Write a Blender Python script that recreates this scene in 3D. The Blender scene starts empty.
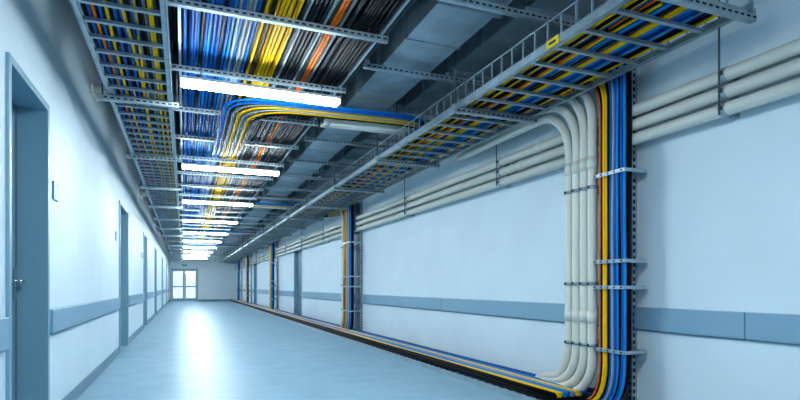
import bpy, math, random
from mathutils import Vector
random.seed(7)
S=bpy.context.scene

# ---------------- materials ----------------
def mat(name,col,rough=0.5,metal=0.0,noise=0.0,nscale=5.0,bump=0.0,bscale=80.0,spec=0.5,emit=None,estr=0):
    m=bpy.data.materials.new(name); m.use_nodes=True
    nt=m.node_tree; b=nt.nodes['Principled BSDF']
    b.inputs['Base Color'].default_value=(*col,1)
    b.inputs['Roughness'].default_value=rough
    b.inputs['Metallic'].default_value=metal
    b.inputs['Specular IOR Level'].default_value=spec
    if emit:
        b.inputs['Emission Color'].default_value=(*emit,1); b.inputs['Emission Strength'].default_value=estr
    tc=nt.nodes.new('ShaderNodeTexCoord')
    if noise>0:
        n=nt.nodes.new('ShaderNodeTexNoise'); n.inputs['Scale'].default_value=nscale; n.inputs['Detail'].default_value=5
        nt.links.new(tc.outputs['Object'],n.inputs['Vector'])
        r=nt.nodes.new('ShaderNodeMapRange')
        r.inputs['From Min'].default_value=0.3; r.inputs['From Max'].default_value=0.7
        r.inputs['To Min'].default_value=1-noise; r.inputs['To Max'].default_value=1+noise
        nt.links.new(n.outputs['Fac'],r.inputs['Value'])
        v=nt.nodes.new('ShaderNodeVectorMath'); v.operation='SCALE'
        v.inputs[0].default_value=col
        nt.links.new(r.outputs['Result'],v.inputs['Scale'])
        nt.links.new(v.outputs['Vector'],b.inputs['Base Color'])
    if bump>0:
        n2=nt.nodes.new('ShaderNodeTexNoise'); n2.inputs['Scale'].default_value=bscale
        nt.links.new(tc.outputs['Object'],n2.inputs['Vector'])
        bp=nt.nodes.new('ShaderNodeBump'); bp.inputs['Strength'].default_value=bump; bp.inputs['Distance'].default_value=0.01
        nt.links.new(n2.outputs['Fac'],bp.inputs['Height']); nt.links.new(bp.outputs['Normal'],b.inputs['Normal'])
    return m
M={}
M['wall']=mat('wall_paint',(0.67,0.77,0.83),0.6,noise=0.03,nscale=1.5,bump=0.05,spec=.2)
M['floor']=mat('vinyl_floor',(0.265,0.41,0.51),0.38,noise=0.07,nscale=3.0,bump=0.03,bscale=6,spec=0.06)
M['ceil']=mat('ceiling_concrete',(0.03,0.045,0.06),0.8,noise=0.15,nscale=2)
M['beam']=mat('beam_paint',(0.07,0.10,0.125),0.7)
M['trim']=mat('trim_vinyl',(0.25,0.40,0.51),0.4)
M['base']=mat('baseboard_vinyl',(0.17,0.28,0.36),0.45)
M['frame']=mat('door_frame_paint',(0.23,0.39,0.48),0.4)
M['leaf']=mat('door_leaf',(0.13,0.22,0.28),0.45)
M['steel']=mat('galvanised_steel',(0.40,0.49,0.54),0.38,0.6,noise=0.12,nscale=12)
M['duct']=mat('duct_sheet_metal',(0.36,0.45,0.50),0.42,0.5,noise=0.18,nscale=4)
M['dark']=mat('dark_slot',(0.01,0.012,0.015),0.7)
M['rod']=mat('threaded_rod',(0.10,0.12,0.14),0.5,0.5)
M['ivory']=mat('ivory_conduit',(0.68,0.68,0.62),0.35)
M['chrome']=mat('handle_steel',(0.6,0.62,0.64),0.2,1.0)
M['white']=mat('white_enamel',(0.75,0.8,0.83),0.35)
M['sign']=mat('blue_sign',(0.02,0.13,0.30),0.4)
M['tag']=mat('yellow_tag',(0.8,0.6,0.03),0.5)
M['exit']=mat('exit_green',(0.02,0.35,0.12),0.5,emit=(0.05,0.8,0.3),estr=0.15)
M['lamp']=mat('lamp_diffuser',(0.9,0.95,1),0.4,emit=(0.84,0.95,1.0),estr=98)
cc={'blue':(0.004,0.13,0.48),'lblue':(0.015,0.27,0.62),'grey':(0.17,0.21,0.24),'lgrey':(0.33,0.38,0.41),'yellow':(0.90,0.52,0.003),
    'black':(0.006,0.008,0.011),'dgrey':(0.03,0.038,0.048),'orange':(0.85,0.18,0.005)}
for k,c in cc.items(): M[k]=mat('cable_'+k,c,0.5,spec=0.12)
g=bpy.data.materials.new('door_glass'); g.use_nodes=True
nt=g.node_tree; nt.nodes.clear()
o=nt.nodes.new('ShaderNodeOutputMaterial'); mx=nt.nodes.new('ShaderNodeMixShader'); t=nt.nodes.new('ShaderNodeBsdfTransparent'); gl=nt.nodes.new('ShaderNodeBsdfGlossy')
gl.inputs['Roughness'].default_value=0.05; mx.inputs[0].default_value=0.08
t.inputs[0].default_value=(0.9,0.96,1,1)
nt.links.new(t.outputs[0],mx.inputs[1]); nt.links.new(gl.outputs[0],mx.inputs[2]); nt.links.new(mx.outputs[0],o.inputs[0])
M['glass']=g

# ---------------- mesh builder ----------------
class B:
    def __init__(s,name): s.n=name; s.v=[]; s.f=[]; s.m=[]; s.s=[]; s.mats=[]
    def mi(s,k):
        if k not in s.mats: s.mats.append(k)
        return s.mats.index(k)
    def box(s,x0,x1,y0,y1,z0,z1,k):
        i=len(s.v); a=s.mi(k)
        s.v+=[(x,y,z) for z in (z0,z1) for y in (y0,y1) for x in (x0,x1)]
        for f in ((0,2,3,1),(4,5,7,6),(0,1,5,4),(2,6,7,3),(0,4,6,2),(1,3,7,5)):
            s.f.append(tuple(i+j for j in f)); s.m.append(a); s.s.append(False)
        return s
    def tube(s,pts,r,k,n=8,cap=True):
        P=[Vector(p) for p in pts]; a=s.mi(k)
        T=[]
        for i in range(len(P)):
            d=(P[min(i+1,len(P)-1)]-P[max(i-1,0)])
            T.append(d.normalized())
        up=Vector((0,0,1)) if abs(T[0].z)<0.9 else Vector((1,0,0))
        N=(up-T[0]*up.dot(T[0])).normalized()
        base=len(s.v)
        for i,p in enumerate(P):
            N=(N-T[i]*N.dot(T[i]))
            if N.length<1e-5: N=T[i].orthogonal()
            N.normalize(); Bn=T[i].cross(N)
            for j in range(n):
                an=2*math.pi*j/n
                q=p+N*(r*math.cos(an))+Bn*(r*math.sin(an)); s.v.append(tuple(q))
        for i in range(len(P)-1):
            for j in range(n):
                a0=base+i*n+j; a1=base+i*n+(j+1)%n
                s.f.append((a0,a1,a1+n,a0+n)); s.m.append(a); s.s.append(True)
        if cap:
            s.f.append(tuple(base+j for j in reversed(range(n)))); s.m.append(a); s.s.append(False)
            e=base+(len(P)-1)*n
            s.f.append(tuple(e+j for j in range(n))); s.m.append(a); s.s.append(False)
        return s
    def make(s,parent=None,bevel=0):
        me=bpy.data.meshes.new(s.n); me.from_pydata(s.v,[],s.f)
        for k in s.mats: me.materials.append(M[k])
        me.polygons.foreach_set('material_index',s.m); me.polygons.foreach_set('use_smooth',s.s)
        me.update()
        ob=bpy.data.objects.new(s.n,me); S.collection.objects.link(ob)
        if parent: ob.parent=parent
        if bevel:
            b=ob.modifiers.new('bevel','BEVEL'); b.width=bevel; b.segments=2; b.limit_method='ANGLE'
        return ob
def empty(name):
    e=bpy.data.objects.new(name,None); e.empty_display_size=0.1; S.collection.objects.link(e); return e
def fillet(pts,r,n=8):
    P=[Vector(p) for p in pts]; out=[P[0]]
    for i in range(1,len(P)-1):
        a=P[i-1]-P[i]; b=P[i+1]-P[i]
        rr=r[i-1] if isinstance(r,(list,tuple)) else r
        ta=min(rr,a.length*0.48); tb=min(rr,b.length*0.48)
        p0=P[i]+a.normalized()*ta; p2=P[i]+b.normalized()*tb
        for j in range(n+1):
            t=j/n; w=0.75
            c0=(1-t)**2; c1=2*t*(1-t)*w; c2=t*t
            out.append((p0*c0+P[i]*c1+p2*c2)/(c0+c1+c2))
    out.append(P[-1]); return out
R=random.uniform

XL,XR,YB,YE,H=-0.89,3.3,-3.5,38.0,3.5
# ---------------- shell ----------------
B('floor').box(XL-0.3,XR+0.3,YB-0.2,YE+0.25,-0.1,0,'floor').make()
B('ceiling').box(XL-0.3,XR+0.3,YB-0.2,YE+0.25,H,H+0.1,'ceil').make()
ldoors=[(3.48,4.42),(8.9,10.2),(14.0,15.2),(19.2,20.4),(25.2,26.4),(31.5,32.7)]
rdoors=[(16.2,17.4),(27.0,28.2)]
DT=2.26
def wall(name,x0,x1,doors):
    b=B(name); y=YB
    for d0,d1 in doors:
        b.box(x0,x1,y,d0,0,H,'wall'); b.box(x0,x1,d0,d1,DT,H,'wall'); y=d1
    b.box(x0,x1,y,YE,0,H,'wall'); b.make()
wall('wall_left',XL-0.25,XL,ldoors)
wall('wall_right',XR,XR+0.25,rdoors)
B('wall_back').box(XL-0.25,XR+0.25,YB-0.2,YB,0,H,'wall').make()
EX0,EX1,ET=-0.82,0.86,2.14
B('wall_end').box(XL-0.25,EX0,YE,YE+0.2,0,H,'wall').box(EX1,XR+0.25,YE,YE+0.2,0,H,'wall').box(EX0,EX1,YE,YE+0.2,ET,H,'wall').make()
dn=0
def sidedoor(sx,xw,d0,d1,depth):
    global dn; dn+=1
    e=empty('door_%d'%dn)
    def bx(b,a0,a1,y0,y1,z0,z1,k):
        xs=sorted((xw+sx*a0,xw+sx*a1)); b.box(xs[0],xs[1],y0,y1,z0,z1,k)
    f=B('frame'); w=0.045
    bx(f,-0.018,depth+0.05,d0,d0+w,0,DT,'frame'); bx(f,-0.018,depth+0.05,d1-w,d1,0,DT,'frame')
    bx(f,-0.018,depth+0.05,d0+w,d1-w,DT-w,DT,'frame'); f.make(e,0.004)
    l=B('leaf'); bx(l,depth,depth+0.045,d0+w+.004,d1-w-.004,0.008,DT-w-.004,'leaf'); l.make(e)
    h=B('handle')
    xh=xw+sx*(depth-0.0); yh=d1-0.12; zh=1.03
    bx(h,depth-0.012,depth,yh-0.025,yh+0.025,zh-0.12,zh+0.09,'chrome')
    h.tube(fillet([(xh,yh,zh),(xh-sx*0.06,yh,zh),(xh-sx*0.06,yh-0.13,zh)],0.02),0.011,'chrome')
    h.make(e)
for d in ldoors: sidedoor(-1,XL,d[0],d[1],0.165)
for d in rdoors: sidedoor(1,XR,d[0],d[1],0.09)
dn+=1; e=empty('door_%d'%dn)
f=B('frame'); f.box(EX0,EX0+.06,YE+.0,YE+.12,0,ET,'frame').box(EX1-.06,EX1,YE,YE+.12,0,ET,'frame').box(EX0+.06,EX1-.06,YE,YE+.12,ET-.07,ET,'frame').make(e)
xm=(EX0+EX1)/2
for i,(a,b_) in enumerate(((EX0+.065,xm-.005),(xm+.005,EX1-.065))):
    l=B('leaf_%d'%(i+1))
    for z0,z1 in ((0.01,0.2),(0.92,1.0),(ET-.18,ET-.075)): l.box(a+.09,b_-.09,YE+.03,YE+.08,z0,z1,'frame')
    l.box(a,a+.09,YE+.03,YE+.08,0.01,ET-.075,'frame'); l.box(b_-.09,b_,YE+.03,YE+.08,0.01,ET-.075,'frame')
    l.make(e)
    B('pane_%d'%(i+1)).box(a+.09,b_-.09,YE+.05,YE+.06,0.2,ET-.18,'glass').make(e)
def segs(doors,gap=0.0):
    y=YB; out=[]
    for d0,d1 in doors: out.append((y,d0)); y=d1
    out.append((y,YE)); return out
b1=B('baseboard_left'); 
for y0,y1 in segs(ldoors): b1.box(XL,XL+.012,y0,y1,0,.11,'base')
b1.make()
b2=B('baseboard_right')
for y0,y1 in segs(rdoors): b2.box(XR-.012,XR,y0,y1,0,.11,'base')
b2.make()
B('baseboard_end').box(XL+.02,EX0,YE-.012,YE,0,.11,'base').box(EX1,XR-.02,YE-.012,YE,0,.11,'base').make()
tn=0
def band(x0,x1,lip0,lip1,doors):
    global tn; tn+=1
    b=B('trim_%d'%tn)
    for y0,y1 in segs(doors):
        y0+=.04 if y0>YB else 0; y1-=.04 if y1<YE else 0
        y=y0
        while y<y1-.05:
            ye=min(y+4.3 - (0.0 if y>YB else -1.55),y1)
            b.box(x0,x1,y,ye-.006,.665,.835,'trim'); b.box(lip0,lip1,y,ye-.006,.655,.665,'base')
            y=ye
    b.make(bevel=0.006)
band(XL,XL+.03,XL,XL+.02,ldoors); band(XR-.03,XR,XR-.02,XR,rdoors)
for (y,z) in ((4.66,1.70),(8.55,1.70),(13.6,1.7)):
    b=B('wall_sign'); b.box(XL,XL+.012,y-.08,y+.08,z-.065,z+.065,'sign'); b.box(XL+.012,XL+.0135,y-.05,y+.0,z-.0,z+.012,'white'); b.make()
B('exit_sign').box(-.14,.18,YE-.03,YE,2.28,2.42,'exit').box(-.15,.19,YE-.035,YE-.001,2.42,2.435,'white').make()

# ---------------- lamps ----------------
def lamp(y):
    e=empty('ceiling_light'); x0,x1=-.02,1.28; z=2.62
    B('housing').box(x0,x1,y-.065,y+.065,z+.036,z+.06,'white').box(x0-.012,x0,y-.065,y+.065,z,z+.06,'white').box(x1,x1+.012,y-.065,y+.065,z,z+.06,'white').make(e)
    B('diffuser').box(x0,x1,y-.058,y+.058,z,z+.036,'lamp').make(e,0.008)
    r=B('hanger_rods')
    for x in (x0+.15,x1-.15): r.tube([(x,y,z+.06),(x,y,2.80)],.005,'rod',6)
    r.make(e)
ly=[4.7+3.3*i for i in range(-2,10)]
for y in ly: lamp(y)

# ---------------- centre cable run ----------------
def strut(b,x0,x1,y,z,w=.041,holes=True):
    b.box(x0,x1,y-w/2,y+w/2,z,z+w,'steel')
    if holes:
        x=x0+.03
        while x<x1-.03:
            b.box(x,x+.028,y-w/2-.0008,y-w/2,z+.014,z+.026,'dark'); x+=.05
ys=[3.75+1.12*i for i in range(-5,31)]
b=B('cable_tray')
for i,y in enumerate(ys):
    strut(b,-.12,1.40,y,2.80,holes=y<12)
    for x in (-.09,1.38): b.tube([(x,y,2.80),(x,y,H)],.006,'rod',6)
b.box(-.04,-.02,YB+1,YE-.3,2.842,2.92,'steel'); b.box(1.335,1.355,YB+1,YE-.3,2.842,2.92,'steel')
b.make()
def colour_at(x):
    r=random.random()
    if x<.32: return 'blue' if r<.5 else ('lblue' if r<.85 else 'black')
    if x<.47: return 'lgrey' if r<.5 else ('grey' if r<.75 else 'blue')
    if x<.72: return 'yellow' if r<.84 else ('grey' if r<.9 else 'black')
    if x<.97: return 'grey' if r<.25 else ('lgrey' if r<.40 else 'black' if r<.7 else 'dgrey')
    if x<1.03: return 'orange'
    return 'black' if r<.55 else ('dgrey' if r<.84 else ('grey' if r<.95 else 'blue'))
b=B('cable_bundle')
n=46
for layer in range(2):
    for i in range(n):
        x=.0+1.32*(i+.5*layer)/n
        if layer==0 and random.random()<.08: continue
        k=colour_at(x); ph=R(0,6.28); am=R(.002,.009) if random.random()<.85 else R(.01,.03); z=2.855+.023*layer; fr=R(.5,.9)
        pts=[]; y=YB+1.1
        while y<YE-.4:
            pts.append((min(max(x+am*math.sin(y*fr+ph),0.0),1.32),y,z+.002*math.sin(3*y+ph)))
            y+=.45 if y<9 else 1.2
        b.tube(pts,.0112,k,8)
b.make()

# ---------------- side trays ----------------
def ladder(name,x0,x1,z,y0,y1,hh,step,posts,tags=()):
    b=B(name)
    for x in (x0,x1):
        s=1 if x==x0 else -1
        b.box(x-.004,x+.004,y0,y1,z,z+.055,'steel')
        b.box(min(x,x+s*.03),max(x,x+s*.03),y0,y1,z,z+.004,'steel')
        b.box(x-.006,x+.006,y0,y1,z+hh-.010,z+hh,'steel')
        y=y0+.02
        while y<y1:
            b.box(x-.005,x+.005,y-.005,y+.005,z+.055,z+hh-.010,'steel'); y+=posts
    y=y0+.05
    while y<y1:
        b.box(x0+.004,x1-.004,y-.014,y+.014,z+.008,z+.03,'steel'); y+=step
    for (ty) in tags:
        b.box(x0-.012,x0-.005,ty-.06,ty+.06,z+.0,z+.055,'tag'); b.box(x0-.013,x0-.012,ty-.035,ty+.035,z+.02,z+.035,'dark')
    return b
RT0,RT1,RZ=2.24,3.0,2.56
b=ladder('cable_tray',RT0,RT1,RZ,2.1,YE-.3,.19,.26,.14,tags=(2.9,))
hy=[2.13]+[4.2+2.05*i for i in range(0,17)]
for y in hy:
    strut(b,RT0-.06,RT1+.04,y,RZ-.045,holes=y<9)
    for x in (RT0-.04,RT1+.022):
        b.tube([(x,y,RZ-.045),(x,y,H)],.007,'rod',6)
        b.box(x-.016,x+.016,y-.018,y+.018,RZ-.005,RZ+.03,'steel')
b.make()
b=ladder('cable_tray',-.60,-.10,2.62,YB+1,YE-.3,.12,.24,.24)
for y in ys[::2]:
    strut(b,-.66,-.04,y+.3,2.575,holes=y<9)
    for x in (-.64,-.06): b.tube([(x,y+.3,2.575),(x,y+.3,H)],.006,'rod',6)
b.make()
def run(name,x0,x1,z,y0,y1,n,cols,layers=2,r=.011,am=.02):
    b=B(name)
    for l in range(layers):
        for i in range(n):
            x=x0+(x1-x0)*(i+.5)/n; k=random.choice(cols) if l==0 else random.choice(['black','dgrey','black','blue']); ph=R(0,6.28); a=R(.003,am); fr=R(.7,1.6)
            y=y0+R(0,.1); pts=[]
            while y<y1:
                pts.append((min(max(x+a*math.sin(y*fr+ph),x0),x1),y,z+l*2.1*r+.002*math.sin(y*3+ph))); y+=.4 if y<10 else 1.2
            pts.append((x,y1,z+l*2.1*r))
            b.tube(pts,r,k,6)
    return b.make()
run('cable_bundle',RT0+.05,RT1-.06,RZ+.045,2.2,YE-.4,17,['black','black','dgrey','grey','black','blue','lblue','yellow','orange','black','yellow','black'],2,am=.035)
run('cable_bundle',-.55,-.15,2.66,YB+1.1,YE-.4,12,['black','black','black','grey','blue','yellow','yellow','blue','orange','yellow'],2,am=.03)

# ---------------- branches across ----------------
def branch(yb):
    b=B('cable_branch'); cols=['blue','lblue','blue','black','grey','lgrey','yellow','yellow','lgrey','blue','yellow','yellow','black','grey']
    for i,k in enumerate(cols):
        yy=yb+i*.026; x=.36+i*.026; z=2.758+ (i%2)*.018
        b.tube(fillet([(x,yb+3.0,2.875),(x,yb+2.3,z),(x,yy,z),(2.25,yy,z+.03),(2.42+i*.03,yy+.1,z+.02),(2.42+i*.03,yb+1.6,2.66)],[.3,.34+.012*i,.15,.15,.3],8),.0115,k,8)
    b.make()
    b=B('conduit_pipe')
    for j,(dy,z) in enumerate(((.60,2.80),(.72,2.81))):
        b.tube([(1.42,yb+dy,z+.03),(3.2,yb+dy,z+.03)],.045,'ivory',14)
        b.tube([(1.42,yb+dy,z+.03),(1.5,yb+dy,z+.03)],.052,'ivory',14)
    b.make()
for yb in (5.25,12.0,18.6,25): branch(yb)
for yb in (6.3,13.0,20):
    b=B('conduit_pipe')
    for j in range(3):
        b.tube([(XL+.002,yb+j*.13,3.02+j*.0),(1.30,yb+j*.13,3.02)],.04,'ivory',12)
        b.tube([(XL+.002,yb+j*.13,3.02),(XL+.04,yb+j*.13,3.02)],.055,'ivory',12)
    b.make()

# ---------------- ducts & beams ----------------
def duct(x0,x1,z0,z1,y0,y1,step):
    b=B('air_duct'); b.box(x0,x1,y0,y1,z0,z1,'duct')
    y=y0+.4
    while y<y1:
        b.box(x0-.03,x1+.03,y-.014,y-.002,z0-.035,z1+.02,'steel'); b.box(x0-.03,x1+.03,y+.002,y+.014,z0-.035,z1+.02,'steel')
        b.box(x0-.03,x1+.03,y-.002,y+.002,z0-.034,z1,'dark')
        b.box(x0-.02,x1+.02,y+step/2-.006,y+step/2+.006,z0-.010,z1,'steel')
        y+=step
    b.box(x0-.004,x0,y0,y1,z0-.004,z0+.02,'steel'); b.box(x1,x1+.004,y0,y1,z0-.004,z0+.02,'steel')
    b.make()
duct(1.64,2.10,2.97,3.33,YB+.2,YE-.2,1.25)
duct(2.36,2.84,3.06,3.34,YB+.2,YE-.2,1.25)
b=B('duct_connector')
y=2.0
while y<YE-2:
    b.box(2.106,2.354,y,y+.42,3.10,3.30,'duct')
    for yy in (y-.012,y+.42): b.box(2.108,2.352,yy,yy+.012,3.08,3.32,'steel')
    y+=3.75
b.make()
b=B('ceiling_beam')
y=YB+.6
while y<YE-.3:
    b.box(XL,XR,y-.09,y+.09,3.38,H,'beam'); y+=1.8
b.box(.2,.34,YB,YE,3.3,H,'beam'); b.box(1.40,1.52,YB,YE,3.25,H,'beam')
b.make()
b=B('duct_support')
y=3.2-2.5*2
while y<YE-.5:
    strut(b,1.44,2.96,y,2.885,holes=y<10)
    for x in (1.47,2.24,2.93):
        b.tube([(x,y,2.885),(x,y,H)],.006,'rod',6)
        b.box(x-.02,x+.02,y-.024,y+.024,2.926,2.955,'steel')
    y+=1.25
b.make()
b=B('sprinkler_pipe')
b.tube([(1.56,YB,3.1),(1.56,YE,3.1)],.022,'rod',10); b.tube([(3.08,YB,3.2),(3.08,YE,3.2)],.03,'rod',10)
b.make()

# ---------------- wall pipes ----------------
XP=3.205
b=B('wall_conduit_pipes')
pz=(2.345,2.235,2.125)
for i,z in enumerate(pz):
    b.tube([(XP,YB,z),(XP,YE,z)],.043,'ivory',16)
    y=1.3+.3*i
    while y<YE: 
        b.tube([(XP,y-.05,z),(XP,y+.05,z)],.048,'ivory',16); y+=3.05
y=2.42
while y<YE:
    b.box(XR-.045,XR,y-.02,y+.02,2.075,2.41,'steel')
    for z in pz:
        b.tube([(XP,y-.016,z),(XP,y+.016,z)],.049,'steel',16)
        b.box(XP-.062,XP-.046,y-.012,y+.012,z-.012,z+.012,'rod')
    b.tube([(XP-.065,y,2.08),(XP-.065,y,H)],.006,'rod',6)
    y+=2.62
b.make()

# ---------------- vertical drops ----------------
XD=3.07
def drop(yc,near):
    e=empty('cable_riser')
    c=B('cables')
    if near:
        front=['lblue','blue','black','lblue','blue','lgrey','blue','black','yellow','yellow','black','orange']
    else:
        front=['lblue','blue','lblue','blue','black','lblue','blue','yellow','lblue','blue','black','yellow','yellow','blue','yellow','black','yellow','yellow','black','yellow','black','lgrey']
    n=len(front); npipe=4 if near else 1
    for l in range(4):
        for i in range(n):
            k=front[i] if l==0 else random.choice(['black','black','dgrey','black','blue'] if l==1 else ['black','black','blue'])
            y=yc-.445+i*.0235+.011*(l%2); x=XD+l*.021+R(-.006,.006)
            zt=2.80-(i*.013); xt=2.72+.26*i/n-.02*l
            xf=2.80+.36*i/n+.01*l; zf=.045+.02*l
            pts=[(xt,y+2.6,2.66),(xt,y+1.5,2.67),(min(xt+.12,2.93),y+.85,zt-.03),(x,y+.30,zt),(x,y,zt-.02)]
            for zz in (2.1,1.55,1.0): pts.append((x+R(-.006,.006),y+R(-.007,.007),zz))
            pts+=[(x,y,zf+.04),(x,y+.33,zf),(xf,y+1.1,zf),(xf,y+2.2,zf)]
            c.tube(fillet(pts,[.3,.3,.3,.26,.25,.25,.25,.30,.12,.3],6),.0108,k,8)
    c.make(e)
    yp=yc-.445+n*.0235+.08
    p=B('conduits')
    for i in range(npipe):
        y=yp+.094*i; zt=2.75-.07*i
        p.tube(fillet([(3.085,y+2.0,zt),(3.085,y,zt),(3.085,y,.10+.045*i),(3.15,y+.95-.16*i,.055+.03*i)],[.42,.32],14),.038,'ivory',14)
        for z in (2.0,.75):
            p.tube([(3.085,y,z-.05),(3.085,y,z+.05)],.043,'ivory',14)
    p.make(e)
    s=B('support_channel')
    ysr=yc-.315 if near else yc-.48
    ye=yp-.06
    s.box(XR-.05,XR-.001,ysr-.022,ysr+.022,.0,3.1,'steel')
    z=.05
    while z<3.05:
        s.box(XR-.0515,XR-.05,ysr-.008,ysr+.008,z,z+.03,'dark'); s.box(XR-.04,XR-.02,ysr-.0228,ysr-.022,z,z+.03,'dark'); z+=.055
    for z in (1.87,1.19,.99,.50):
        s.box(XD-.030,XD-.023,yc-.47,ye,z-.013,z+.013,'steel')
        s.box(XD-.030,XD+.08,yc-.474,yc-.466,z-.013,z+.013,'steel')
        s.box(XD+.08,XR-.045,min(yc-.474,ysr-.02),ysr+.02,z-.013,z+.013,'steel')
        for i in range(5):
            yy=yc-.44+i*.07; s.box(XD-.035,XD-.030,yy-.008,yy+.008,z-.007,z+.007,'rod')
    for z in (1.80,1.02,.52):
        s.box(XR-.17,XR-.001,yp-.055,yp+.094*npipe-.045,z-.02,z+.02,'steel')
        for i in range(npipe):
            y=yp+.094*i
            s.tube([(3.085,y,z-.014),(3.085,y,z+.014)],.0435,'steel',14)
            s.box(3.033,3.042,y-.01,y+.01,z-.01,z+.01,'rod')
    s.make(e)
for j,yc in enumerate((3.58,10.75,21.0,29.6,34.6)): drop(yc,j==0)

# ---------------- floor trough ----------------
b=B('floor_cable_tray')
y0=3.0
b.box(2.74,3.27,y0,YE-.3,.001,.012,'dark')
b.box(2.735,2.755,y0,YE-.3,.0,.055,'steel'); b.box(2.756,2.775,y0,YE-.3,.012,.05,'dark'); b.box(3.25,3.262,y0,YE-.3,.0,.06,'steel')
y=y0+.05
while y<YE-.4:
    b.box(2.75,3.25,y-.012,y+.012,.012,.022,'steel')
    b.box(2.736,2.78,y-.03,y+.03,.050,.058,'dark'); y+=.14
b.make()
b=B('cable_bundle')
lanes=['black','yellow','yellow','lblue','lblue','blue','lgrey','lblue','yellow','yellow','lblue','blue','lblue','black','blue','dgrey']
for l in range(5):
    for i,k in enumerate(lanes):
        x=2.80+i*.027; ph=R(0,6.28); pts=[]; y=3.6
        while y<YE-.4:
            pts.append((x+.008*math.sin(y*1.2+ph),y,.034+l*.022)); y+=.4 if y<12 else 1.3
        b.tube(pts,.0125,k if l==4 else ('black' if l<3 else k),6)
b.make()

# ---------------- world, camera ----------------
w=bpy.data.worlds.new('World'); S.world=w; w.use_nodes=True
w.node_tree.nodes['Background'].inputs[0].default_value=(0.8,0.92,1,1); w.node_tree.nodes['Background'].inputs[1].default_value=1.2
cam=bpy.data.cameras.new('camera'); co=bpy.data.objects.new('camera',cam); S.collection.objects.link(co)
co.location=(0,0,1.0); co.rotation_euler=(math.radians(90),0,math.radians(-21.8))
cam.lens=24.3; cam.sensor_width=36; cam.shift_y=86/800; cam.clip_start=.05
S.camera=co
S.view_settings.view_transform='Standard'
try: S.view_settings.look='Medium High Contrast'
except Exception as ex: print('look',ex)
